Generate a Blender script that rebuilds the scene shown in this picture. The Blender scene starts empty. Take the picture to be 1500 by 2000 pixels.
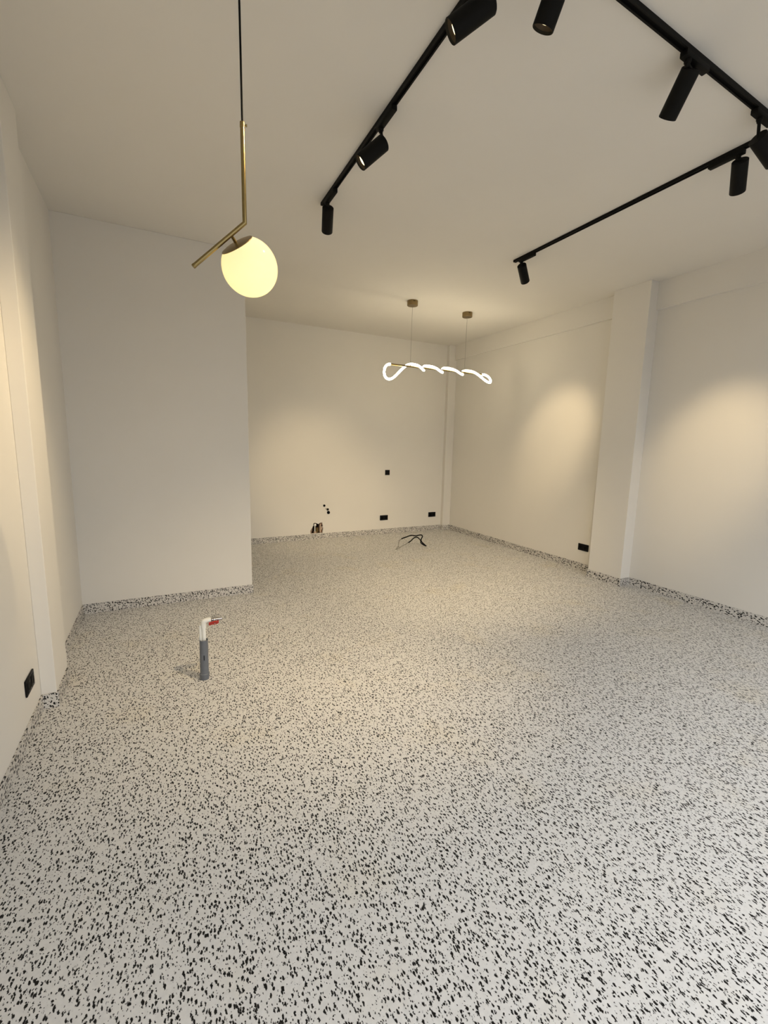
import bpy, bmesh, math, random
from mathutils import Vector, Matrix
random.seed(7)
scene = bpy.context.scene
COL = scene.collection

# ------------------------------------------------------------------ camera
CAM_F = 859.74                      # focal length for a 1500 x 2000 frame
cam_d = bpy.data.cameras.new('camera')
cam_d.sensor_fit = 'VERTICAL'
cam_d.sensor_height = 36.0
cam_d.lens = CAM_F / 2000.0 * 36.0
cam_d.clip_start = 0.02
cam = bpy.data.objects.new('camera', cam_d)
COL.objects.link(cam)
_rt = Vector((0.89186492, -0.45179989, 0.02130332))
_up = Vector((0.04984739, 0.14499466, 0.98817599))
_fw = Vector((0.44954667, 0.88025758, -0.1518367))
M = Matrix.Identity(4)
for i in range(3):
    M[i][0], M[i][1], M[i][2] = _rt[i], _up[i], -_fw[i]
M.translation = Vector((0, 0, 1.506))
cam.matrix_world = M
scene.camera = cam

# ------------------------------------------------------------------ world, daylight, exposure
SKY = 4.35
world = bpy.data.worlds.new('overcast_sky')
scene.world = world
world.use_nodes = True
wn = world.node_tree
bg = wn.nodes['Background']
bg.inputs['Strength'].default_value = SKY
# standard overcast sky: luminance (1 + 2 sin h) / 3 above the horizon, a mid-grey street below it
_tc = wn.nodes.new('ShaderNodeTexCoord')
_sx = wn.nodes.new('ShaderNodeSeparateXYZ')
wn.links.new(_tc.outputs['Generated'], _sx.inputs[0])
_mr = wn.nodes.new('ShaderNodeMapRange')
_mr.inputs['From Min'].default_value = 0.0; _mr.inputs['From Max'].default_value = 1.0
_mr.inputs['To Min'].default_value = 0.3333; _mr.inputs['To Max'].default_value = 1.0
wn.links.new(_sx.outputs['Z'], _mr.inputs['Value'])
_gt = wn.nodes.new('ShaderNodeMath'); _gt.operation = 'GREATER_THAN'; _gt.inputs[1].default_value = 0.0
wn.links.new(_sx.outputs['Z'], _gt.inputs[0])
_mx = wn.nodes.new('ShaderNodeMixRGB')
_mx.inputs['Color1'].default_value = (0.155, 0.15, 0.145, 1)
_sk = wn.nodes.new('ShaderNodeMixRGB'); _sk.blend_type = 'MULTIPLY'; _sk.inputs['Fac'].default_value = 1.0
_sk.inputs['Color1'].default_value = (0.965, 0.995, 1.04, 1)
wn.links.new(_mr.outputs[0], _sk.inputs['Color2'])
wn.links.new(_gt.outputs[0], _mx.inputs['Fac'])
wn.links.new(_sk.outputs[0], _mx.inputs['Color2'])
wn.links.new(_mx.outputs[0], bg.inputs['Color'])
scene.view_settings.view_transform = 'Standard'
scene.view_settings.look = 'None'
scene.view_settings.gamma = 1.0
scene.view_settings.use_curve_mapping = False
scene.view_settings.exposure = 0.0

FRONT_Y = -0.6                      # shop front behind the photographer
OPEN = (-0.15, 4.35, 0.0, 2.75)      # glazed opening: x0, x1, z0, z1
pd = bpy.data.lights.new('daylight_portal', 'AREA')
pd.shape = 'RECTANGLE'
pd.size = OPEN[1] - OPEN[0]
pd.size_y = OPEN[3] - OPEN[2]
pd.cycles.is_portal = True
portal = bpy.data.objects.new('daylight_portal', pd)
portal.location = ((OPEN[0] + OPEN[1]) / 2, FRONT_Y - 0.02, (OPEN[2] + OPEN[3]) / 2)
portal.rotation_euler = (math.pi / 2, 0, 0)
COL.objects.link(portal)

WARM = (1.0, 0.77, 0.46)
SPOT_W = 108.0

# ------------------------------------------------------------------ materials
def new_mat(name):
    m = bpy.data.materials.new(name)
    m.use_nodes = True
    return m, m.node_tree, m.node_tree.nodes['Principled BSDF']

def plain(name, col, rough=0.5, metal=0.0, spec=0.5, noise=0.0):
    m, nt, b = new_mat(name)
    b.inputs['Base Color'].default_value = (*col, 1)
    b.inputs['Roughness'].default_value = rough
    b.inputs['Metallic'].default_value = metal
    b.inputs['Specular IOR Level'].default_value = spec
    if noise:
        tc = nt.nodes.new('ShaderNodeTexCoord')
        n = nt.nodes.new('ShaderNodeTexNoise'); n.inputs['Scale'].default_value = 40
        n.inputs['Detail'].default_value = 5
        mx = nt.nodes.new('ShaderNodeMixRGB'); mx.blend_type = 'MULTIPLY'
        mx.inputs['Fac'].default_value = noise
        mx.inputs['Color1'].default_value = (*col, 1)
        nt.links.new(tc.outputs['Object'], n.inputs['Vector'])
        nt.links.new(n.outputs['Fac'], mx.inputs['Color2'])
        nt.links.new(mx.outputs['Color'], b.inputs['Base Color'])
    return m

def paint(name, col):
    m, nt, b = new_mat(name)
    b.inputs['Roughness'].default_value = 0.85
    b.inputs['Specular IOR Level'].default_value = 0.25
    tc = nt.nodes.new('ShaderNodeTexCoord')
    n = nt.nodes.new('ShaderNodeTexNoise'); n.inputs['Scale'].default_value = 1.3; n.inputs['Detail'].default_value = 4
    r = nt.nodes.new('ShaderNodeValToRGB')
    r.color_ramp.elements[0].position = 0.3; r.color_ramp.elements[1].position = 0.7
    r.color_ramp.elements[0].color = (*[c * 0.97 for c in col], 1)
    r.color_ramp.elements[1].color = (*col, 1)
    nt.links.new(tc.outputs['Object'], n.inputs['Vector'])
    nt.links.new(n.outputs['Fac'], r.inputs['Fac'])
    nt.links.new(r.outputs['Color'], b.inputs['Base Color'])
    n2 = nt.nodes.new('ShaderNodeTexNoise'); n2.inputs['Scale'].default_value = 260; n2.inputs['Detail'].default_value = 3
    bp = nt.nodes.new('ShaderNodeBump'); bp.inputs['Strength'].default_value = 0.06; bp.inputs['Distance'].default_value = 0.001
    nt.links.new(tc.outputs['Object'], n2.inputs['Vector'])
    nt.links.new(n2.outputs['Fac'], bp.inputs['Height'])
    nt.links.new(bp.outputs['Normal'], b.inputs['Normal'])
    return m

def terrazzo(name, base, chip, k=1.0, stains=True, thr=0.270):
    m, nt, b = new_mat(name)
    N, L = nt.nodes, nt.links
    b.inputs['Roughness'].default_value = 0.5
    b.inputs['Specular IOR Level'].default_value = 0.22
    tc = N.new('ShaderNodeTexCoord')
    # wobble the coordinates so the chips get ragged outlines
    nz = N.new('ShaderNodeTexNoise'); nz.inputs['Scale'].default_value = 130 * k; nz.inputs['Detail'].default_value = 2
    L.new(tc.outputs['Object'], nz.inputs['Vector'])
    sub = N.new('ShaderNodeVectorMath'); sub.operation = 'SUBTRACT'; sub.inputs[1].default_value = (0.5, 0.5, 0.5)
    L.new(nz.outputs['Color'], sub.inputs[0])
    scl = N.new('ShaderNodeVectorMath'); scl.operation = 'SCALE'; scl.inputs['Scale'].default_value = 0.009 / k
    L.new(sub.outputs[0], scl.inputs[0])
    add = N.new('ShaderNodeVectorMath'); add.operation = 'ADD'
    L.new(tc.outputs['Object'], add.inputs[0]); L.new(scl.outputs[0], add.inputs[1])
    masks = []
    for rot, st, sc, t, off in (((0.2, 0.3, 0.5), (1.0, 0.45, 0.75), 92, thr, 0.0),
                                ((0.4, -0.2, 2.2), (0.95, 0.45, 0.7), 90, thr, 3.7),
                                ((0.1, 0.5, 1.3), (1.0, 0.6, 0.85), 128, thr * 0.8, 9.1)):
        mp = N.new('ShaderNodeMapping'); mp.inputs['Rotation'].default_value = rot
        mp.inputs['Scale'].default_value = st; mp.inputs['Location'].default_value = (off, off * 0.7, off * 1.3)
        L.new(add.outputs[0], mp.inputs['Vector'])
        v = N.new('ShaderNodeTexVoronoi'); v.voronoi_dimensions = '3D'; v.feature = 'F1'
        v.inputs['Scale'].default_value = sc * k
        L.new(mp.outputs[0], v.inputs['Vector'])
        mr = N.new('ShaderNodeMapRange'); mr.inputs['From Min'].default_value = t - 0.04
        mr.inputs['From Max'].default_value = t + 0.04
        mr.inputs['To Min'].default_value = 1; mr.inputs['To Max'].default_value = 0
        L.new(v.outputs['Distance'], mr.inputs['Value'])
        masks.append(mr.outputs[0])
    mx = masks[0]
    for o in masks[1:]:
        mm = N.new('ShaderNodeMath'); mm.operation = 'MAXIMUM'
        L.new(mx, mm.inputs[0]); L.new(o, mm.inputs[1]); mx = mm.outputs[0]
    # cement ground: fine mottling and a few ochre stains
    n1 = N.new('ShaderNodeTexNoise'); n1.inputs['Scale'].default_value = 60; n1.inputs['Detail'].default_value = 4
    L.new(tc.outputs['Object'], n1.inputs['Vector'])
    r1 = N.new('ShaderNodeValToRGB')
    r1.color_ramp.elements[0].position = 0.35; r1.color_ramp.elements[1].position = 0.65
    r1.color_ramp.elements[0].color = (*[c * 0.92 for c in base], 1)
    r1.color_ramp.elements[1].color = (*base, 1)
    L.new(n1.outputs['Fac'], r1.inputs['Fac'])
    ground = r1.outputs['Color']
    if stains:
        n2 = N.new('ShaderNodeTexNoise'); n2.inputs['Scale'].default_value = 2.6; n2.inputs['Detail'].default_value = 5
        L.new(tc.outputs['Object'], n2.inputs['Vector'])
        r2 = N.new('ShaderNodeMapRange'); r2.inputs['From Min'].default_value = 0.56; r2.inputs['From Max'].default_value = 0.78
        r2.inputs['To Max'].default_value = 0.5
        L.new(n2.outputs['Fac'], r2.inputs['Value'])
        ms = N.new('ShaderNodeMixRGB'); ms.inputs['Color2'].default_value = (base[0] * 0.95, base[1] * 0.88, base[2] * 0.72, 1)
        L.new(r2.outputs[0], ms.inputs['Fac']); L.new(ground, ms.inputs['Color1'])
        ground = ms.outputs['Color']
    mc = N.new('ShaderNodeMixRGB'); mc.inputs['Color2'].default_value = (*chip, 1)
    L.new(mx, mc.inputs['Fac']); L.new(ground, mc.inputs['Color1'])
    L.new(mc.outputs['Color'], b.inputs['Base Color'])
    return m

def glow(name, col, strength, base=(0.8, 0.8, 0.8), rough=0.3):
    m, nt, b = new_mat(name)
    b.inputs['Base Color'].default_value = (*base, 1)
    b.inputs['Roughness'].default_value = rough
    b.inputs['Emission Color'].default_value = (*col, 1)
    b.inputs['Emission Strength'].default_value = strength
    return m

WALLC = (0.80, 0.772, 0.715)
M_wall = paint('white_wall_paint', WALLC)
M_ceil = paint('white_ceiling_paint', WALLC)
M_floor = terrazzo('terrazzo_floor', (0.745, 0.732, 0.705), (0.006, 0.0055, 0.005))
M_skirt = terrazzo('terrazzo_skirting', (0.70, 0.672, 0.625), (0.006, 0.0055, 0.005), k=0.85, stains=False, thr=0.31)
M_black = plain('matt_black_metal', (0.0055, 0.0053, 0.0045), 0.6, spec=0.12)
M_slot = plain('black_track_slot', (0.002, 0.002, 0.002), 0.7, spec=0.08)
M_brass = plain('brushed_brass', (0.31, 0.235, 0.10), 0.30, metal=1.0)
M_brass_dk = plain('aged_brass', (0.27, 0.20, 0.10), 0.38, metal=1.0)
M_cord = plain('black_cord', (0.004, 0.004, 0.004), 0.7, spec=0.12)
M_wire = plain('steel_wire', (0.35, 0.33, 0.30), 0.4, metal=1.0)
M_white_fit = plain('white_plastic', (0.82, 0.80, 0.76), 0.4)
M_socket = plain('black_plastic', (0.004, 0.004, 0.004), 0.45, spec=0.14)
M_socket_in = plain('black_plastic_well', (0.002, 0.002, 0.002), 0.5, spec=0.08)
M_pvc = plain('grey_pvc', (0.155, 0.17, 0.195), 0.45, noise=0.3)
M_ppr = plain('white_ppr_pipe', (0.80, 0.80, 0.75), 0.4)
M_chrome = plain('nickel_valve', (0.50, 0.48, 0.47), 0.25, metal=1.0)
M_red = plain('red_lever', (0.42, 0.02, 0.015), 0.42)
M_bare = plain('bare_grey_wire', (0.16, 0.15, 0.11), 0.5)
M_brick = plain('broken_brick', (0.40, 0.17, 0.09), 0.9, noise=0.7)
M_plaster = plain('broken_plaster', (0.66, 0.50, 0.38), 0.9, noise=0.4)
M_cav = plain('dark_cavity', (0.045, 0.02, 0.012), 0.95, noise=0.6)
M_olive = plain('old_drain_pipe', (0.17, 0.11, 0.035), 0.6)
M_lens = glow('spot_lens', (1.0, 0.83, 0.47), 3.0)
M_refl = plain('spot_reflector', (0.030, 0.020, 0.010), 0.45, spec=0.3)
M_led = glow('led_tube', (1.0, 0.86, 0.60), 29.0)

# ------------------------------------------------------------------ mesh helpers
def V(*a): return Vector(a)

def frame_of(d):
    d = d.normalized()
    u = d.orthogonal().normalized()
    return u, d.cross(u).normalized()

def add_box(bm, lo, hi, bevel=0.0, seg=2):
    lo, hi = Vector(lo), Vector(hi)
    r = bmesh.ops.create_cube(bm, size=1.0)
    vs = r['verts']
    for v in vs:
        v.co = Vector([lo[i] + (v.co[i] + 0.5) * (hi[i] - lo[i]) for i in range(3)])
    if bevel:
        es = list({e for v in vs for e in v.link_edges})
        bmesh.ops.bevel(bm, geom=es, offset=bevel, segments=seg, profile=0.5, affect='EDGES', clamp_overlap=True)

def add_lathe(bm, origin, axis, prof, n=32, caps=(False, False)):
    """prof: list of (distance along axis, radius)."""
    axis = axis.normalized(); u, w = frame_of(axis)
    rings = []
    for t, r in prof:
        if r < 1e-6:
            rings.append([bm.verts.new(origin + axis * t)])
        else:
            rings.append([bm.verts.new(origin + axis * t + (u * math.cos(2 * math.pi * k / n) + w * math.sin(2 * math.pi * k / n)) * r) for k in range(n)])
    for a, b in zip(rings[:-1], rings[1:]):
        if len(a) == 1 and len(b) == 1: continue
        for k in range(n):
            k2 = (k + 1) % n
            if len(a) == 1: bm.faces.new((a[0], b[k], b[k2]))
            elif len(b) == 1: bm.faces.new((a[k], b[0], a[k2]))
            else: bm.faces.new((a[k], b[k], b[k2], a[k2]))
    if caps[0] and len(rings[0]) > 1: bm.faces.new(list(reversed(rings[0])))
    if caps[1] and len(rings[-1]) > 1: bm.faces.new(rings[-1])

def catmull(pts, sub=6):
    pts = [Vector(p) for p in pts]
    P = [pts[0] * 2 - pts[1]] + pts + [pts[-1] * 2 - pts[-2]]
    out = []
    for i in range(1, len(P) - 2):
        p0, p1, p2, p3 = P[i - 1:i + 3]
        for k in range(sub):
            t = k / sub
            out.append(0.5 * ((2 * p1) + (p2 - p0) * t + (2 * p0 - 5 * p1 + 4 * p2 - p3) * t * t + (3 * p1 - p0 - 3 * p2 + p3) * t ** 3))
    out.append(P[-2])
    return out

def add_tube(bm, pts, r, n=12, smooth=0, caps=True):
    pts = catmull(pts, smooth) if smooth else [Vector(p) for p in pts]
    tang = []
    for i in range(len(pts)):
        a = pts[max(i - 1, 0)]; b = pts[min(i + 1, len(pts) - 1)]
        tang.append((b - a).normalized())
    u = tang[0].orthogonal().normalized()
    rings = []
    for i, p in enumerate(pts):
        t = tang[i]
        u = (u - t * u.dot(t)).normalized()
        w = t.cross(u)
        # mitre: keep the radius across a sharp corner
        k_m = 1.0
        if 0 < i < len(pts) - 1:
            d1 = (pts[i] - pts[i - 1]).normalized()
            c = max(d1.dot(t), 0.4)
            bis = (d1 - t * d1.dot(t))
            k_m = 1.0 / c
            if bis.length > 1e-4: bis.normalize()
            else: bis = None
        else: bis = None
        ring = []
        for k in range(n):
            a = 2 * math.pi * k / n
            o = (u * math.cos(a) + w * math.sin(a)) * r
            if bis is not None: o = o + bis * o.dot(bis) * (k_m - 1.0)
            ring.append(bm.verts.new(p + o))
        rings.append(ring)
    for a, b in zip(rings[:-1], rings[1:]):
        for k in range(n):
            k2 = (k + 1) % n
            bm.faces.new((a[k], a[k2], b[k2], b[k]))
    if caps:
        bm.faces.new(list(reversed(rings[0]))); bm.faces.new(rings[-1])

def add_prism(bm, outline, z0, z1):
    a = [bm.verts.new((x, y, z0)) for x, y in outline]
    b = [bm.verts.new((x, y, z1)) for x, y in outline]
    n = len(outline)
    for k in range(n):
        bm.faces.new((a[k], a[(k + 1) % n], b[(k + 1) % n], b[k]))
    bm.faces.new(list(reversed(a))); bm.faces.new(b)

def obj(name, bm, mat, parent=None, origin=None, smooth=True):
    """Link a bmesh (in world coordinates) as one mesh object; parts share the origin of their thing."""
    if origin is None:
        origin = Vector(parent['_o']) if parent is not None else Vector((0, 0, 0))
    origin = Vector(origin)
    bmesh.ops.recalc_face_normals(bm, faces=bm.faces)
    for v in bm.verts: v.co -= origin
    me = bpy.data.meshes.new(name)
    bm.to_mesh(me); bm.free()
    me.materials.append(mat)
    if smooth:
        for p in me.polygons: p.use_smooth = True
        me.set_sharp_from_angle(angle=math.radians(38))
    o = bpy.data.objects.new(name, me)
    COL.objects.link(o)
    if parent is not None:
        o.parent = parent
        if parent['_o'] is not None:
            po = Vector(parent['_o'])
            o.location = origin - po
    else:
        o.location = origin
    o['_o'] = list(origin)
    return o

def thing(name, label, cat, loc, group=None):
    o = bpy.data.objects.new(name, None)
    o.empty_display_size = 0.05
    COL.objects.link(o)
    o.location = loc
    o['label'] = label; o['category'] = cat; o['_o'] = list(loc)
    if group: o['group'] = group
    return o

def tag(o, label, cat, group=None):
    o['label'] = label; o['category'] = cat
    if group: o['group'] = group

def struct(name, bm, mat, parent=None, label=None, smooth=False):
    o = obj(name, bm, mat, parent, smooth=smooth)
    if parent is None: o['kind'] = 'structure'
    if label: o['label'] = label
    return o

def BM(): return bmesh.new()

# ------------------------------------------------------------------ room dimensions (metres)
H = 3.200
XL, XR = -0.652, 4.66               # left and right walls
YB, XB = 4.393, 0.773               # face and right-hand edge of the projecting block
YW = 6.56                           # back wall
PL = (-0.581, 2.877, 3.205)         # left pilaster: face x, y0, y1
PR = (4.505, 3.013, 3.429)          # right column: face x, y0, y1
BEAMX, BEAMZ = 4.622, 2.930         # right beam: face x, soffit z
CP = (4.505, 6.49)                  # corner pilaster: left x, front y
HB, TB = 0.086, 0.008               # skirting height, thickness
T = 0.15

bm = BM(); add_box(bm, (XL - T, FRONT_Y - 0.3, -0.12), (XR + T, YW + 0.3, 0.0)); struct('floor', bm, M_floor, label='pale terrazzo floor with small black stone chips')
bm = BM(); add_box(bm, (XL - T, FRONT_Y - 0.3, H), (XR + T, YW + 0.3, H + 0.12)); struct('ceiling', bm, M_ceil, label='plain white ceiling carrying the black lighting tracks')

# left wall with pilaster
bm = BM(); add_box(bm, (XL - T, FRONT_Y, 0), (XL, YB, H)); wl = struct('wall_left', bm, M_wall, label='white left wall with a shallow pilaster')
bm = BM(); add_box(bm, (XL, PL[1], 0), (PL[0], PL[2], H), 0.003); struct('pilaster', bm, M_wall, wl)
# projecting block on the left at the back
bm = BM(); add_box(bm, (XL - T, YB, 0), (XB, YW + 0.25, H), 0.003); struct('wall_inner', bm, M_wall, label='white boxed-out wall block at the left of the back wall')
# right wall, column, beams
bm = BM(); add_box(bm, (XR, FRONT_Y, 0), (XR + T, YW + 0.25, H)); wr = struct('wall_right', bm, M_wall, label='white right wall with column and shallow beam')
bm = BM(); add_box(bm, (PR[0], PR[1], 0), (XR, PR[2], H), 0.003); struct('column', bm, M_wall, wr)
bm = BM(); add_box(bm, (BEAMX, FRONT_Y, BEAMZ), (XR, PR[1], H)); struct('beam', bm, M_wall, wr)
bm = BM(); add_box(bm, (BEAMX, PR[2], BEAMZ + 0.03), (XR, CP[1], H)); struct('beam', bm, M_wall, wr)
bm = BM(); add_box(bm, (CP[0], CP[1], 0), (XR, YW, H), 0.002); struct('pilaster', bm, M_wall, wr)

# back wall with a rough hole broken through the plaster above the skirting
hole = [(2.059, 0.092), (2.057, 0.14), (2.072, 0.158), (2.078, 0.178), (2.092, 0.183), (2.098, 0.204), (2.106, 0.214), (2.110, 0.254), (2.128, 0.263),
        (2.158, 0.258), (2.176, 0.246), (2.196, 0.240), (2.208, 0.252), (2.216, 0.257), (2.256, 0.263), (2.258, 0.232), (2.268, 0.212), (2.263, 0.19),
        (2.271, 0.166), (2.269, 0.140), (2.262, 0.118), (2.264, 0.092)]
bm = BM()
outer = [(XB, 0), (XR, 0), (XR, H), (XB, H)]
ov = [bm.verts.new((x, YW, z)) for x, z in outer]
hv = [bm.verts.new((x, YW, z)) for x, z in hole]
es = [bm.edges.new((l[i], l[(i + 1) % len(l)])) for l in (ov, hv) for i in range(len(l))]
bmesh.ops.triangle_fill(bm, use_beauty=True, use_dissolve=False, edges=es)
hb_ = [bm.verts.new((x + 0.0, YW + 0.03, z)) for x, z in hole]
for i in range(len(hv)):
    j = (i + 1) % len(hv)
    bm.faces.new((hv[i], hv[j], hb_[j], hb_[i]))
add_box(bm, (XB, YW + 0.145, 0), (XR, YW + 0.25, H))
wb = struct('wall_back', bm, M_wall, label='white back wall with sockets and a broken hole at its foot')
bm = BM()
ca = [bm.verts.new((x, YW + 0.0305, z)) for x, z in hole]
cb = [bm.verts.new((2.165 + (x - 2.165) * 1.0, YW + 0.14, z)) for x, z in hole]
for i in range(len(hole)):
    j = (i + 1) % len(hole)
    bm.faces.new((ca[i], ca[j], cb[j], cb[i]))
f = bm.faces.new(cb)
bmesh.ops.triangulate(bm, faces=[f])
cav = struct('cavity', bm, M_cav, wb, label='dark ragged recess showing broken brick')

def rough_block(c, size, seed, rotz=0.0):
    rnd = random.Random(seed)
    b = BM()
    bmesh.ops.create_cube(b, size=1.0)
    bmesh.ops.subdivide_edges(b, edges=b.edges[:], cuts=1, use_grid_fill=True)
    R_ = Matrix.Rotation(rotz, 3, 'Y')
    for v in b.verts:
        v.co = Vector([v.co[i] * size[i] * (1 + rnd.uniform(-0.16, 0.16)) for i in range(3)])
        v.co = R_ @ v.co + Vector(c)
    return b

obj('brick', rough_block((2.2325, YW + 0.05, 0.166), (0.020, 0.06, 0.145), 1), M_plaster, cav, smooth=False)
obj('brick', rough_block((2.2545, YW + 0.052, 0.168), (0.016, 0.06, 0.052), 2, 0.1), M_plaster, cav, smooth=False)
obj('brick', rough_block((2.2475, YW + 0.06, 0.232), (0.020, 0.05, 0.042), 3), M_brick, cav, smooth=False)
obj('brick', rough_block((2.2475, YW + 0.06, 0.113), (0.026, 0.05, 0.036), 4), M_brick, cav, smooth=False)
obj('brick', rough_block((2.074, YW + 0.045, 0.118), (0.022, 0.05, 0.04), 5), M_plaster, cav, smooth=False)
obj('brick', rough_block((2.094, YW + 0.055, 0.150), (0.012, 0.04, 0.05), 6, 0.15), M_plaster, cav, smooth=False)
obj('brick', rough_block((2.146, YW + 0.04, 0.104), (0.034, 0.05, 0.022), 7), M_plaster, cav, smooth=False)
bm = BM(); add_tube(bm, [(2.192, YW + 0.075, 0.05), (2.192, YW + 0.075, 0.172)], 0.020, 20)
obj('drain_pipe', bm, M_olive, cav)
bm = BM(); add_tube(bm, [(2.148, YW + 0.045, 0.09), (2.148, YW + 0.045, 0.215)], 0.009, 14)
obj('supply_pipe', bm, M_ppr, cav)
bm = BM(); add_box(bm, (2.126, YW + 0.012, 0.208), (2.162, YW + 0.055, 0.244), 0.006)
obj('pipe_cap', bm, M_white_fit, cav)

# front wall behind the photographer: piers and lintel round the glazed shop front
bm = BM()
add_box(bm, (XL - T, FRONT_Y - T, 0), (OPEN[0], FRONT_Y, H))
add_box(bm, (OPEN[1], FRONT_Y - T, 0), (XR + T, FRONT_Y, H))
add_box(bm, (OPEN[0], FRONT_Y - T, OPEN[3]), (OPEN[1], FRONT_Y, H))
struct('wall_front', bm, M_wall, label='white front wall around the open shop front')

# ------------------------------------------------------------------ skirtings: one strip per wall face
def skirting(name, path, label):
    """path runs along the wall; the strip is built to the left of the walking direction (into the room)."""
    root = None
    n = len(path)
    b = BM()
    P = [Vector((x, y)) for x, y in path]
    dirs = [(P[i + 1] - P[i]).normalized() for i in range(n - 1)]
    nor = [Vector((-d.y, d.x)) for d in dirs]
    inn = []
    for i in range(n):
        if i == 0: inn.append(P[0] + nor[0] * TB)
        elif i == n - 1: inn.append(P[-1] + nor[-1] * TB)
        else:
            m = nor[i - 1] + nor[i]
            inn.append(P[i] + m * (TB / max(m.dot(nor[i]), 0.2)))
    for i in range(n - 1):
        q = [(P[i].x, P[i].y), (P[i + 1].x, P[i + 1].y), (inn[i + 1].x, inn[i + 1].y), (inn[i].x, inn[i].y)]
        add_prism(b, q, 0.0, HB)
    o = struct(name, b, M_skirt, label=label)
    return o

e = 0.0005
skirting('baseboard_left', [(XL + e, YB - e), (XL + e, PL[2] + e), (PL[0] + e, PL[2] + e), (PL[0] + e, PL[1] - e), (XL + e, PL[1] - e), (XL + e, FRONT_Y)], 'terrazzo skirting along the left wall and its pilaster')
skirting('baseboard_inner', [(XB + e, YW - e), (XB + e, YB - e), (XL + e, YB - e)], 'terrazzo skirting around the projecting wall block')
skirting('baseboard_back', [(CP[0] - e, CP[1] - e), (CP[0] - e, YW - e), (XB + e, YW - e)], 'terrazzo skirting along the back wall')
skirting('baseboard_right', [(XR - e, FRONT_Y), (XR - e, PR[1] - e), (PR[0] - e, PR[1] - e), (PR[0] - e, PR[2] + e), (XR - e, PR[2] + e), (XR - e, CP[1] - e), (CP[0] - e, CP[1] - e)], 'terrazzo skirting along the right wall and its column')

# ------------------------------------------------------------------ lighting tracks
RW, RH = 0.030, 0.019               # rail width and height
AX, BX = 1.133, 3.000
def cy(x): return 1.332 + 0.0356 * (x - 1.618)      # the near track runs a touch out of square
def rail(p0, p1, label):
    """U-shaped black rail hanging on the ceiling between two points (runs along x or y)."""
    p0, p1 = Vector(p0), Vector(p1)
    d = (p1 - p0).normalized(); s = Vector((-d.y, d.x, 0))
    o = thing('lighting_track', label, 'lighting track', (p0 + p1) / 2, 'black lighting tracks on the ceiling')
    h = RW / 2
    prof = [(-h, 0), (-h, -RH), (-0.0075, -RH), (-0.0075, -0.007), (0.0075, -0.007), (0.0075, -RH), (h, -RH), (h, 0)]
    b = BM()
    ra = [b.verts.new(p0 + s * x + Vector((0, 0, z))) for x, z in prof]
    rb = [b.verts.new(p1 + s * x + Vector((0, 0, z))) for x, z in prof]
    for k in range(len(prof)):
        k2 = (k + 1) % len(prof)
        b.faces.new((ra[k], ra[k2], rb[k2], rb[k]))
    obj('rail', b, M_black, o, smooth=False)
    b = BM()
    bar(b, p0, p1, 0.0072, H - 0.0135, H - 0.0095)
    obj('conductor', b, M_slot, o, smooth=False)
    return o, d, s

def bar(b, p0, p1, hw, z0, z1, bevel=0.0):
    """A box of half width hw between two plan points, from height z0 to z1."""
    d = Vector((p1.x - p0.x, p1.y - p0.y, 0)); ln = d.length; d.normalize(); s = Vector((-d.y, d.x, 0))
    tmp = BM()
    add_box(tmp, (0, -hw, z0), (ln, hw, z1), bevel)
    for v in tmp.verts: v.co = Vector((p0.x, p0.y, 0)) + d * v.co.x + s * v.co.y + Vector((0, 0, v.co.z))
    me = bpy.data.meshes.new('tmp'); tmp.to_mesh(me); tmp.free(); b.from_mesh(me); bpy.data.meshes.remove(me)

tA, _, _ = rail((AX, cy(AX) + RW / 2, H), (AX, 3.262, H), 'left black track running away towards the back wall, three spots on it')
bm = BM(); add_box(bm, (AX - RW / 2 - .001, 3.2625, H - RH - .001), (AX + RW / 2 + .001, 3.288, H), 0.002); obj('end_cap', bm, M_black, tA)
tB, _, _ = rail((BX, cy(BX) + RW / 2, H), (BX, 3.325, H), 'right black track running away from the corner, two spots on it')
bm = BM(); add_box(bm, (BX - RW / 2 - .001, 3.3255, H - RH - .001), (BX + RW / 2 + .001, 3.350, H), 0.002); obj('end_cap', bm, M_black, tB)
tC, _, _ = rail((AX - RW / 2, cy(AX), H), (BX + RW / 2, cy(BX), H), 'near black track crossing the top right corner between the other two')
for x in (AX, BX):
    bm = BM(); add_box(bm, (x - 0.030, cy(x) - 0.0185, H - RH - 0.0035), (x + 0.030, cy(x) + 0.0185, H - RH - .0003), 0.0015); obj('corner_connector', bm, M_black, tC)

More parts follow.
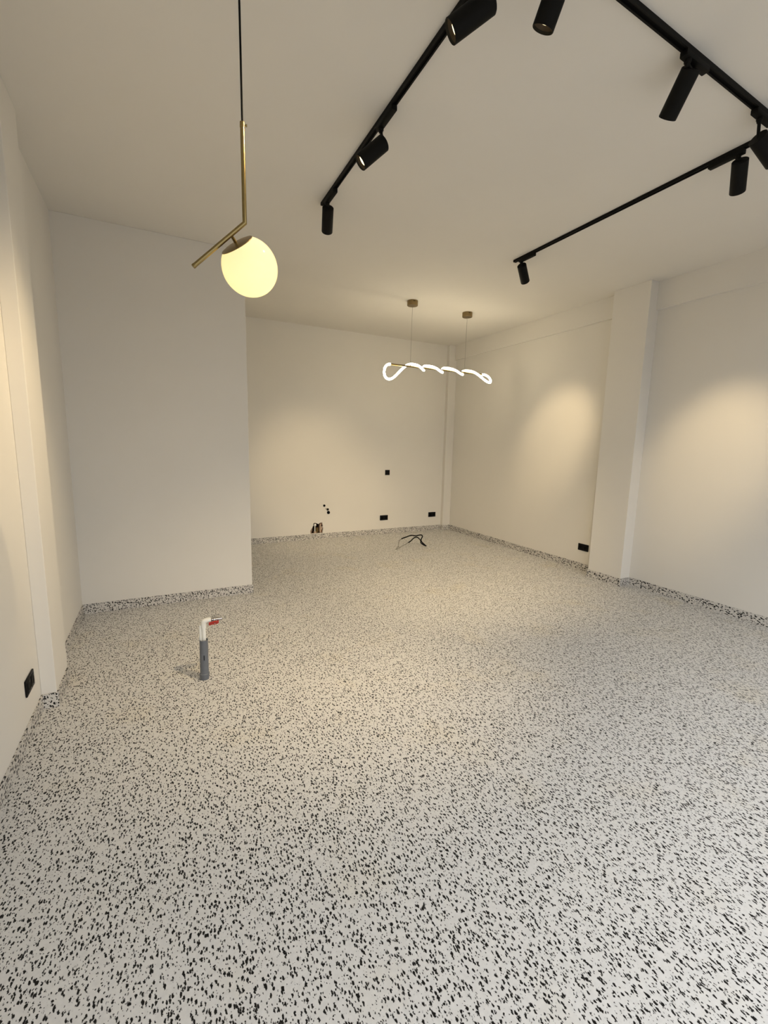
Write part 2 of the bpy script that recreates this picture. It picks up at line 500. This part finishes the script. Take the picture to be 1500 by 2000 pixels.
# ------------------------------------------------------------------ spotlights
SR, SL = 0.0395, 0.167              # housing radius and length
def spotlight(label, top, direction, adapter, joint, lit=1.0, angle=36):
    """top: centre of the housing's back face; adapter: its two ends under the rail (x0, y0, x1, y1); joint: point under the adapter."""
    d = Vector(direction).normalized(); top = Vector(top); joint = Vector(joint)
    root = thing('track_spotlight', label, 'spotlight', (joint.x, joint.y, H - RH), 'black cylinder spotlights on the tracks')
    zt, zb = H - RH - 0.0005, H - RH - 0.024
    b = BM()
    bar(b, Vector((adapter[0], adapter[1], 0)), Vector((adapter[2], adapter[3], 0)), 0.0165, zb, zt, 0.003)
    obj('adapter', b, M_black, root)
    # joint: collar, knuckle and arm
    b = BM()
    jz = zb
    kn = Vector((joint.x, joint.y, joint.z))
    add_lathe(b, Vector((joint.x, joint.y, jz)), Vector((0, 0, -1)), [(0, 0.0145), (0.010, 0.0145), (0.014, 0.010), (max(jz - kn.z, 0.016), 0.008)], 18, (True, True))
    bmesh.ops.create_uvsphere(b, u_segments=14, v_segments=8, radius=0.0115, matrix=Matrix.Translation(kn))
    add_tube(b, [kn, top + d * 0.004], 0.0075, 12)
    obj('joint', b, M_black, root)
    # housing: hollow tube, closed at the back
    b = BM()
    add_lathe(b, top, d, [(0, 0.0), (0, SR - 0.003), (0.003, SR), (SL - 0.0015, SR), (SL, SR - 0.001), (SL, SR - 0.0025), (SL - 0.002, SR - 0.003), (SL - 0.03, SR - 0.003)], 40)
    obj('housing', b, M_black, root)
    b = BM()
    add_lathe(b, top, d, [(SL - 0.009, SR - 0.0034), (SL - 0.0215, 0.0275), (SL - 0.0225, 0.0270)], 32)
    obj('reflector', b, M_refl, root)
    b = BM()
    add_lathe(b, top, d, [(SL - 0.0205, 0.0), (SL - 0.0205, 0.0265), (SL - 0.024, 0.0268)], 24)
    obj('lens', b, M_lens, root)
    ld = bpy.data.lights.new('spot_beam', 'SPOT')
    ld.energy = SPOT_W * lit; ld.color = WARM
    ld.spot_size = math.radians(angle); ld.spot_blend = 1.0
    ld.shadow_soft_size = 0.015
    lo_ = bpy.data.objects.new('spot_beam', ld)
    COL.objects.link(lo_)
    lo_.parent = root
    lo_.location = top + d * (SL - 0.018) - Vector(root['_o'])
    lo_.rotation_mode = 'QUATERNION'
    lo_.rotation_quaternion = d.to_track_quat('-Z', 'Y')
    return root

JZ = H - RH - 0.024 - 0.016
spotlight('small black spotlight at the far end of the left track, turned to the back wall', (1.133, 3.173, 3.122), (0.237, 0.787, -0.568), (AX, 3.030, AX, 3.215), (AX, 3.185, JZ), lit=1.6, angle=44)
spotlight('lit black spotlight midway along the left track, its small lamp face visible', (1.133, 2.310, 3.068), (-0.690, 0.200, -0.640), (AX, 2.20, AX, 2.385), (AX, 2.350, JZ), lit=0.75, angle=50)
spotlight('large lit black spotlight cut by the top frame edge on the left track', (1.133, 1.465, 3.070), (-0.700, 0.440, -0.520), (AX, 1.38, AX, 1.56), (AX, 1.520, JZ), lit=0.9, angle=50)
spotlight('black spotlight hanging down at the top frame edge between the left and near tracks', (1.317, 1.306, 3.136), (-0.075, 0.47, -0.88), (1.29, cy(1.29), 1.47, cy(1.47)), (1.325, cy(1.325), JZ), lit=2.1, angle=68)
spotlight('black spotlight leaning on the near track, its lamp face hidden', (2.136, 1.352, 3.140), (0.24, 0.68, -0.69), (2.065, cy(2.065), 2.245, cy(2.245)), (2.10, cy(2.10), JZ), lit=3.2, angle=62)
spotlight('black spotlight cut by the right frame edge below the track corner', (2.755, 1.368, 3.066), (0.86, -0.13, -0.49), (2.70, cy(2.70), 2.88, cy(2.88)), (2.760, cy(2.76), JZ), lit=0.08)
spotlight('black spotlight near the corner end of the right track, beside the right frame edge', (3.0, 1.561, 3.128), (0.650, 0.300, -0.660), (BX, 1.545, BX, 1.725), (BX, 1.575, JZ), lit=1.05)
spotlight('smallest black spotlight at the far tip of the right track', (3.0, 3.253, 3.128), (0.635, 0.355, -0.56), (BX, 3.10, BX, 3.28), (BX, 3.258, JZ))

# ------------------------------------------------------------------ globe pendant
def globe_pendant():
    EL = V(0.320, 1.789, 2.290); G = V(0.346, 1.849, 2.163); END = V(0.147, 1.821, 2.124)
    sx, sy = EL.x, EL.y
    root = thing('globe_pendant', 'brass pendant lamp with glowing opal glass globe hanging on a black cord', 'pendant lamp', (sx, sy, H))
    b = BM(); add_lathe(b, V(sx, sy, H), V(0, 0, -1), [(0, 0.055), (0.022, 0.055), (0.026, 0.051), (0.026, 0.0)], 32); obj('canopy', b, M_brass, root)
    b = BM(); add_tube(b, [(sx, sy, H - 0.02), (sx, sy, 2.610)], 0.0037, 10); obj('cord', b, M_cord, root)
    b = BM()
    add_lathe(b, V(sx, sy, 2.618), V(0, 0, -1), [(0, 0.0045), (0.002, 0.0085), (0.018, 0.0088), (0.019, 0.0078), (0.0195, 0.0)], 20)
    g = obj('cord_grip', b, M_brass, root)
    left = V(0.983, -0.184, 0)
    b = BM(); add_lathe(b, V(sx, sy, 2.608) + left * 0.007, left, [(0, 0.0025), (0.004, 0.0025), (0.0045, 0.0045), (0.009, 0.0045), (0.0095, 0.0)], 12); obj('screw', b, M_brass, g)
    b = BM(); add_tube(b, [(sx, sy, 2.5995), EL, END], 0.0078, 20); st = obj('stem', b, M_brass, root)
    dn = (END - EL).normalized()
    b = BM(); add_lathe(b, END - dn * 0.002, dn, [(0, 0.0084), (0.007, 0.0084), (0.009, 0.007), (0.009, 0.0)], 20); obj('end_cap', b, M_brass, st)
    # axis of the globe: square to the tilted arm
    axis = V(-0.602, -0.351, 0.716).normalized()      # square to the arm, leaning a little towards the room front
    R = 0.1035
    c_cap = G + axis * 0.088
    foot = EL + dn * (c_cap - EL).dot(dn)       # nearest point of the arm
    b = BM(); add_tube(b, [c_cap, foot], 0.0058, 16); obj('neck', b, M_brass, root)
    b = BM(); add_lathe(b, G, axis, [(0.0812, 0.0625), (0.0826, 0.0645), (0.0845, 0.0636), (0.0878, 0.050), (0.0905, 0.030), (0.0915, 0.014), (0.0918, 0.0)], 40); obj('cap', b, M_brass_dk, root)
    m, nt, p = new_mat('opal_glass')
    p.inputs['Base Color'].default_value = (0.9, 0.88, 0.84, 1); p.inputs['Roughness'].default_value = 0.12
    p.inputs['Emission Color'].default_value = (1.0, 0.765, 0.34, 1); p.inputs['Emission Strength'].default_value = 0.62
    tr = nt.nodes.new('ShaderNodeBsdfTranslucent'); tr.inputs['Color'].default_value = (0.95, 0.92, 0.86, 1)
    mx = nt.nodes.new('ShaderNodeMixShader'); mx.inputs['Fac'].default_value = 0.45
    nt.links.new(p.outputs[0], mx.inputs[1]); nt.links.new(tr.outputs[0], mx.inputs[2])
    nt.links.new(mx.outputs[0], nt.nodes['Material Output'].inputs['Surface'])
    b = BM()
    prof = []
    n = 28
    a0 = math.acos(0.082 / R)
    for k in range(n + 1):
        a = a0 + (math.pi - a0) * k / n
        prof.append((R * math.cos(a), R * math.sin(a) if k < n else 0.0))
    add_lathe(b, G, axis, prof, 48); obj('globe', b, m, root)
    ld = bpy.data.lights.new('globe_bulb', 'POINT'); ld.energy = 0.20; ld.color = (1.0, 0.83, 0.18); ld.shadow_soft_size = 0.02
    lo = bpy.data.objects.new('globe_bulb', ld); COL.objects.link(lo); lo.parent = root
    lo.location = G - axis * 0.050 + V(0.018, 0, -0.01) - Vector(root['_o'])
    return root
globe_pendant()

# ------------------------------------------------------------------ twisted LED pendant
def twist_pendant():
    a = V(2.785, 4.823, 0); u = V(0.9987, 0.0510, 0); n = V(-0.0510, 0.9987, 0)
    root = thing('twisted_pendant', 'glowing LED tube twisted round a brass bar, hung by two thin wires', 'pendant lamp', (a + u * 0.42) + V(0, 0, H))
    def P(s, z, d=0.0):             # along the bar, height, towards the room front
        return a + u * (s + 0.66 * d) - n * d + V(0, 0, z)
    b = BM(); add_tube(b, [P(-0.290, 2.446), P(1.146, 2.462)], 0.0105, 16); obj('bar', b, M_brass, root)
    def zb(q): return 2.446 + (q + 0.29) * 0.0111
    path = [(-0.289, 2.446, 0), (-0.318, 2.440, 0), (-0.345, 2.422, 0), (-0.366, 2.385, 0), (-0.368, 2.332, 0), (-0.349, 2.291, 0), (-0.307, 2.273, 0), (-0.256, 2.287, -0.002),
            (-0.200, 2.325, -0.008), (-0.138, 2.378, -0.014), (-0.087, 2.418, -0.021), (-0.050, 2.444, -0.026), (-0.022, 2.464, -0.022)]
    turn = [(-25, 0.00), (15, 0.14), (50, 0.30), (85, 0.45), (120, 0.60), (155, 0.76), (190, 0.91), (235, 0.965), (285, 0.985)]
    for s0, s1 in ((-0.004, 0.222), (0.222, 0.516), (0.516, 0.850)):
        for th, fr in turn:
            q = s0 + (s1 - s0) * fr
            path.append((q, zb(q) + 0.0285 * math.cos(math.radians(th)), 0.0285 * math.sin(math.radians(th))))
    path += [(0.850, zb(0.85) + 0.022, -0.010), (0.895, zb(0.895) + 0.025, 0.008), (0.940, zb(0.94) + 0.020, 0.018), (1.015, 2.456, 0.026), (1.103, 2.420, 0.020), (1.192, 2.385, 0.012), (1.262, 2.368, 0.006), (1.300, 2.374, 0.0), (1.308, 2.400, -0.004), (1.270, 2.438, -0.002), (1.203, 2.460, 0), (1.144, 2.462, 0)]
    b = BM(); add_tube(b, [P(*q) for q in path], 0.0130, 14, smooth=5); obj('led_tube', b, M_led, root)
    for s in (0.0, 0.843):
        c = P(s, H)
        b = BM(); add_lathe(b, c, V(0, 0, -1), [(0, 0.064), (0.052, 0.064), (0.055, 0.061), (0.055, 0.0)], 32)
        cn = obj('canopy', b, M_brass_dk, root)
        b = BM()
        for q in (-0.35, -0.15):
            dr = (-n * math.cos(q) + u * math.sin(q)).normalized()
            add_lathe(b, c + V(0, 0, -0.016) + dr * 0.0632, dr, [(0, 0.0048), (0.003, 0.0048), (0.0035, 0.0)], 10)
        obj('screw', b, M_socket, cn)
        b = BM(); add_tube(b, [c + V(0, 0, -0.053), P(s - 0.006, 2.470)], 0.0016, 6); obj('suspension_wire', b, M_wire, root)
        b = BM(); add_lathe(b, P(s - 0.006, 2.474), V(0, 0, -1), [(0, 0.003), (0.002, 0.008), (0.014, 0.009), (0.02, 0.011)], 14, (True, True)); obj('wire_clamp', b, M_white_fit if s == 0 else M_brass, root)
    return root
twist_pendant()

# ------------------------------------------------------------------ sockets
def socket(name, label, c, right, normal, wells, group=None, cat='socket'):
    """c: centre on the wall; right: direction along the wall; wells: number of modules (0 = blank plate)."""
    c, right, normal = Vector(c), Vector(right), Vector(normal)
    up = V(0, 0, 1)
    root = thing(name, label, cat, c, group)
    n = max(wells, 1)
    w = 0.085 if n == 1 else 0.150
    def place(b):
        Mx = Matrix((right, up, normal)).transposed()
        for v in b.verts: v.co = Mx @ v.co + c
        return b
    b = BM(); add_box(b, (-w / 2, -0.0425, 0.0004), (w / 2, 0.0425, 0.009), 0.003); obj('plate', place(b), M_socket, root)
    for k in range(n):
        x = (k - (n - 1) / 2) * 0.071
        if wells:
            b = BM(); add_box(b, (x - 0.0275, -0.0275, 0.0092), (x + 0.0275, 0.0275, 0.0115), 0.001)
            mod = obj('socket_module', place(b), M_socket, root)
            b = BM()
            add_lathe(b, V(x, 0, 0.0117), V(0, 0, 1), [(0.0, 0.0), (0.0, 0.0165), (0.0010, 0.0185), (0.0012, 0.0200), (0.0, 0.0205)], 24)
            obj('socket_well', place(b), M_socket_in, mod)
        else:
            b = BM(); add_box(b, (x - 0.0275, -0.0275, 0.0092), (x + 0.0275, 0.0275, 0.013), 0.0015); obj('rocker', place(b), M_socket, root)
G_S = 'black wall sockets'
socket('light_switch', 'small square black switch plate alone, high on the back wall', (3.396, YW, 1.042), (1, 0, 0), (0, -1, 0), 0, cat='switch')
socket('double_socket', 'black double socket low on the back wall below the square switch plate', (3.348, YW, 0.278), (1, 0, 0), (0, -1, 0), 2, G_S)
socket('double_socket', 'black double socket low on the back wall nearest the right corner', (4.313, YW, 0.283), (1, 0, 0), (0, -1, 0), 2, G_S)
socket('double_socket', 'black double socket low on the right wall beside the column', (XR, 3.640, 0.290), (0, -1, 0), (-1, 0, 0), 2, G_S)
socket('double_socket', 'black double socket low on the left wall in front of the pilaster', (XL, 2.672, 0.263), (0, 1, 0), (1, 0, 0), 2, G_S)

# ------------------------------------------------------------------ pipe outlets in the back wall
def outlet(label, x, z, r, tab=False):
    c = V(x, YW, z)
    root = thing('pipe_outlet', label, 'pipe outlet', c, 'black pipe outlets above the broken hole')
    b = BM(); add_lathe(b, c + V(0, -0.0003, 0), V(0, -1, 0), [(0, r), (0.006, r), (0.008, r - 0.0015), (0.008, r - 0.004), (0.002, r - 0.0045)], 24); obj('collar', b, M_socket, root)
    b = BM(); add_lathe(b, c + V(0, -0.002, 0), V(0, -1, 0), [(0, 0.0), (0, r - 0.0042), (-0.001, r - 0.004)], 20); obj('plug', b, M_socket_in, root)
    if tab:
        b = BM(); add_tube(b, [c + V(-r * 0.6, -0.006, 0.002), c + V(-r - 0.006, -0.009, 0.008), c + V(-r - 0.018, -0.008, 0.013)], 0.006, 10); obj('tab', b, M_bare, root)
outlet('topmost small black pipe outlet of the three on the back wall', 2.288, 0.530, 0.0185)
outlet('middle black pipe outlet with a grey tab on the back wall', 2.345, 0.468, 0.0185, True)
outlet('lowest and largest black pipe outlet of the three on the back wall', 2.358, 0.417, 0.0250)

# ------------------------------------------------------------------ standpipe with valve
def standpipe():
    o = V(0.190, 2.845, 0.0)
    root = thing('standpipe', 'white water pipe with red-levered valve rising from a grey sleeve in the floor', 'water pipe', o)
    lean = V(0.004, 0.0, 0.265)
    ax = lean.normalized()
    b = BM(); add_lathe(b, o, ax, [(0.0005, 0.0), (0.0005, 0.026), (0.006, 0.0275), (0.024, 0.0295), (0.030, 0.0305), (0.038, 0.030), (0.042, 0.0262), (0.258, 0.0252), (0.2635, 0.0252), (0.2638, 0.0228), (0.200, 0.0225)], 32)
    sl = obj('sleeve', b, M_pvc, root)
    b = BM(); add_box(b, (o.x - 0.002, o.y - 0.0273, 0.135), (o.x + 0.0025, o.y - 0.0245, 0.168), 0.001); obj('slit', b, M_socket_in, sl)
    def q(x, y, z): return o + V(x, y, z)
    b = BM(); add_tube(b, [q(0.006, 0.006, 0.19), q(0.007, 0.006, 0.355)], 0.0125, 20); obj('riser', b, M_ppr, root)
    b = BM(); add_tube(b, [q(-0.012, 0.010, 0.19), q(-0.012, 0.012, 0.345), q(-0.009, 0.010, 0.358)], 0.0095, 18); obj('second_pipe', b, M_ppr, root)
    b = BM(); add_tube(b, [q(0.007, 0.006, 0.338), q(0.007, 0.006, 0.366), q(0.0085, 0.006, 0.375), q(0.013, 0.006, 0.382), q(0.022, 0.006, 0.385), q(0.044, 0.006, 0.385)], 0.0158, 22); e_ = obj('elbow', b, M_ppr, root)
    b = BM(); add_lathe(b, q(0.030, 0.006, 0.385), V(1, 0, 0), [(0, 0.0158), (0.001, 0.0172), (0.020, 0.0172), (0.021, 0.012)], 24, (False, True)); obj('collar', b, M_ppr, e_)
    b = BM()
    c0 = q(0.050, 0.006, 0.384)
    add_lathe(b, c0, V(1, 0, 0), [(0, 0.0125), (0.004, 0.0140), (0.008, 0.0115), (0.014, 0.0112), (0.017, 0.0150), (0.028, 0.0150), (0.031, 0.0095), (0.037, 0.0090), (0.039, 0.0135), (0.046, 0.0135), (0.048, 0.0105), (0.068, 0.0105), (0.069, 0.0080), (0.055, 0.0075)], 6 * 4, (True, False))
    add_lathe(b, c0 + V(0.022, 0, 0), V(0, -0.86, -0.51), [(0, 0.009), (0.016, 0.007), (0.024, 0.006)], 16, (True, True))
    vb = obj('valve_body', b, M_chrome, root)
    # flat T-shaped lever along the valve, bent down at both wings
    b = BM()
    s = V(0, -0.86, -0.51).normalized()
    k = c0 + V(0.022, 0, 0) + s * 0.026
    x_ = V(1, 0, 0); w_ = s.cross(x_)
    prof = [(-0.036, 0.0105, 0.004), (-0.030, 0.0115, 0.003), (-0.012, 0.0120, 0.0), (-0.008, 0.0140, 0.0), (0.008, 0.0140, 0.0), (0.012, 0.0120, 0.0), (0.018, 0.0115, -0.002), (0.024, 0.0105, -0.004)]
    ra = []
    for x, hw, off in prof:
        c = k + x_ * x + s * off
        ra.append([b.verts.new(c + w_ * hw + s * 0.004), b.verts.new(c - w_ * hw + s * 0.004), b.verts.new(c - w_ * hw - s * 0.003), b.verts.new(c + w_ * hw - s * 0.003)])
    for p0, p1 in zip(ra[:-1], ra[1:]):
        for i in range(4): b.faces.new((p0[i], p0[(i + 1) % 4], p1[(i + 1) % 4], p1[i]))
    b.faces.new(ra[0]); b.faces.new(list(reversed(ra[-1])))
    obj('lever', b, M_red, root)
    b = BM(); add_lathe(b, k + s * 0.004, s, [(0, 0.0045), (0.002, 0.0045), (0.003, 0.0)], 6); obj('lever_nut', b, M_chrome, root)
standpipe()

# ------------------------------------------------------------------ loose cable
def floor_cable():
    Y = 5.475
    root = thing('floor_cable', 'loose black cable looping up from the far floor with bare wire ends', 'cable', (3.520, Y, 0.0))
    A = [(3.522, Y, 0.008), (3.488, Y - 0.002, 0.022), (3.440, Y - 0.006, 0.050), (3.417, Y - 0.01, 0.078), (3.426, Y - 0.012, 0.130), (3.443, Y - 0.01, 0.163), (3.425, Y - 0.006, 0.184), (3.385, Y - 0.002, 0.184), (3.333, Y, 0.177), (3.253, Y, 0.190), (3.176, Y, 0.174), (3.090, Y, 0.151)]
    B_ = [(3.524, Y + 0.012, 0.008), (3.462, Y + 0.012, 0.060), (3.406, Y + 0.014, 0.122), (3.370, Y + 0.01, 0.148), (3.333, Y, 0.156), (3.300, Y - 0.004, 0.148), (3.270, Y - 0.006, 0.128), (3.239, Y - 0.008, 0.103), (3.204, Y - 0.01, 0.088)]
    b = BM(); add_tube(b, A, 0.0085, 10, smooth=4); obj('black_core', b, M_cord, root)
    b = BM(); add_tube(b, B_, 0.0085, 10, smooth=4); obj('black_core', b, M_cord, root)
    b = BM(); add_tube(b, [(3.092, Y, 0.1515), (3.066, Y, 0.138), (3.049, Y - 0.004, 0.116), (3.040, Y - 0.008, 0.085), (3.036, Y - 0.012, 0.050), (3.046, Y - 0.014, 0.026), (3.034, Y - 0.016, 0.048), (3.012, Y - 0.02, 0.034), (3.004, Y - 0.03, 0.004)], 0.0035, 8, smooth=4); obj('bare_end', b, M_bare, root)
    b = BM(); add_tube(b, [(3.206, Y - 0.01, 0.0885), (3.145, Y - 0.012, 0.062), (3.090, Y - 0.012, 0.040), (3.055, Y - 0.016, 0.022), (3.020, Y - 0.018, 0.022), (2.985, Y - 0.024, 0.005)], 0.0035, 8, smooth=4); obj('bare_end', b, M_bare, root)
floor_cable()

for o in scene.objects:
    if '_o' in o: del o['_o']
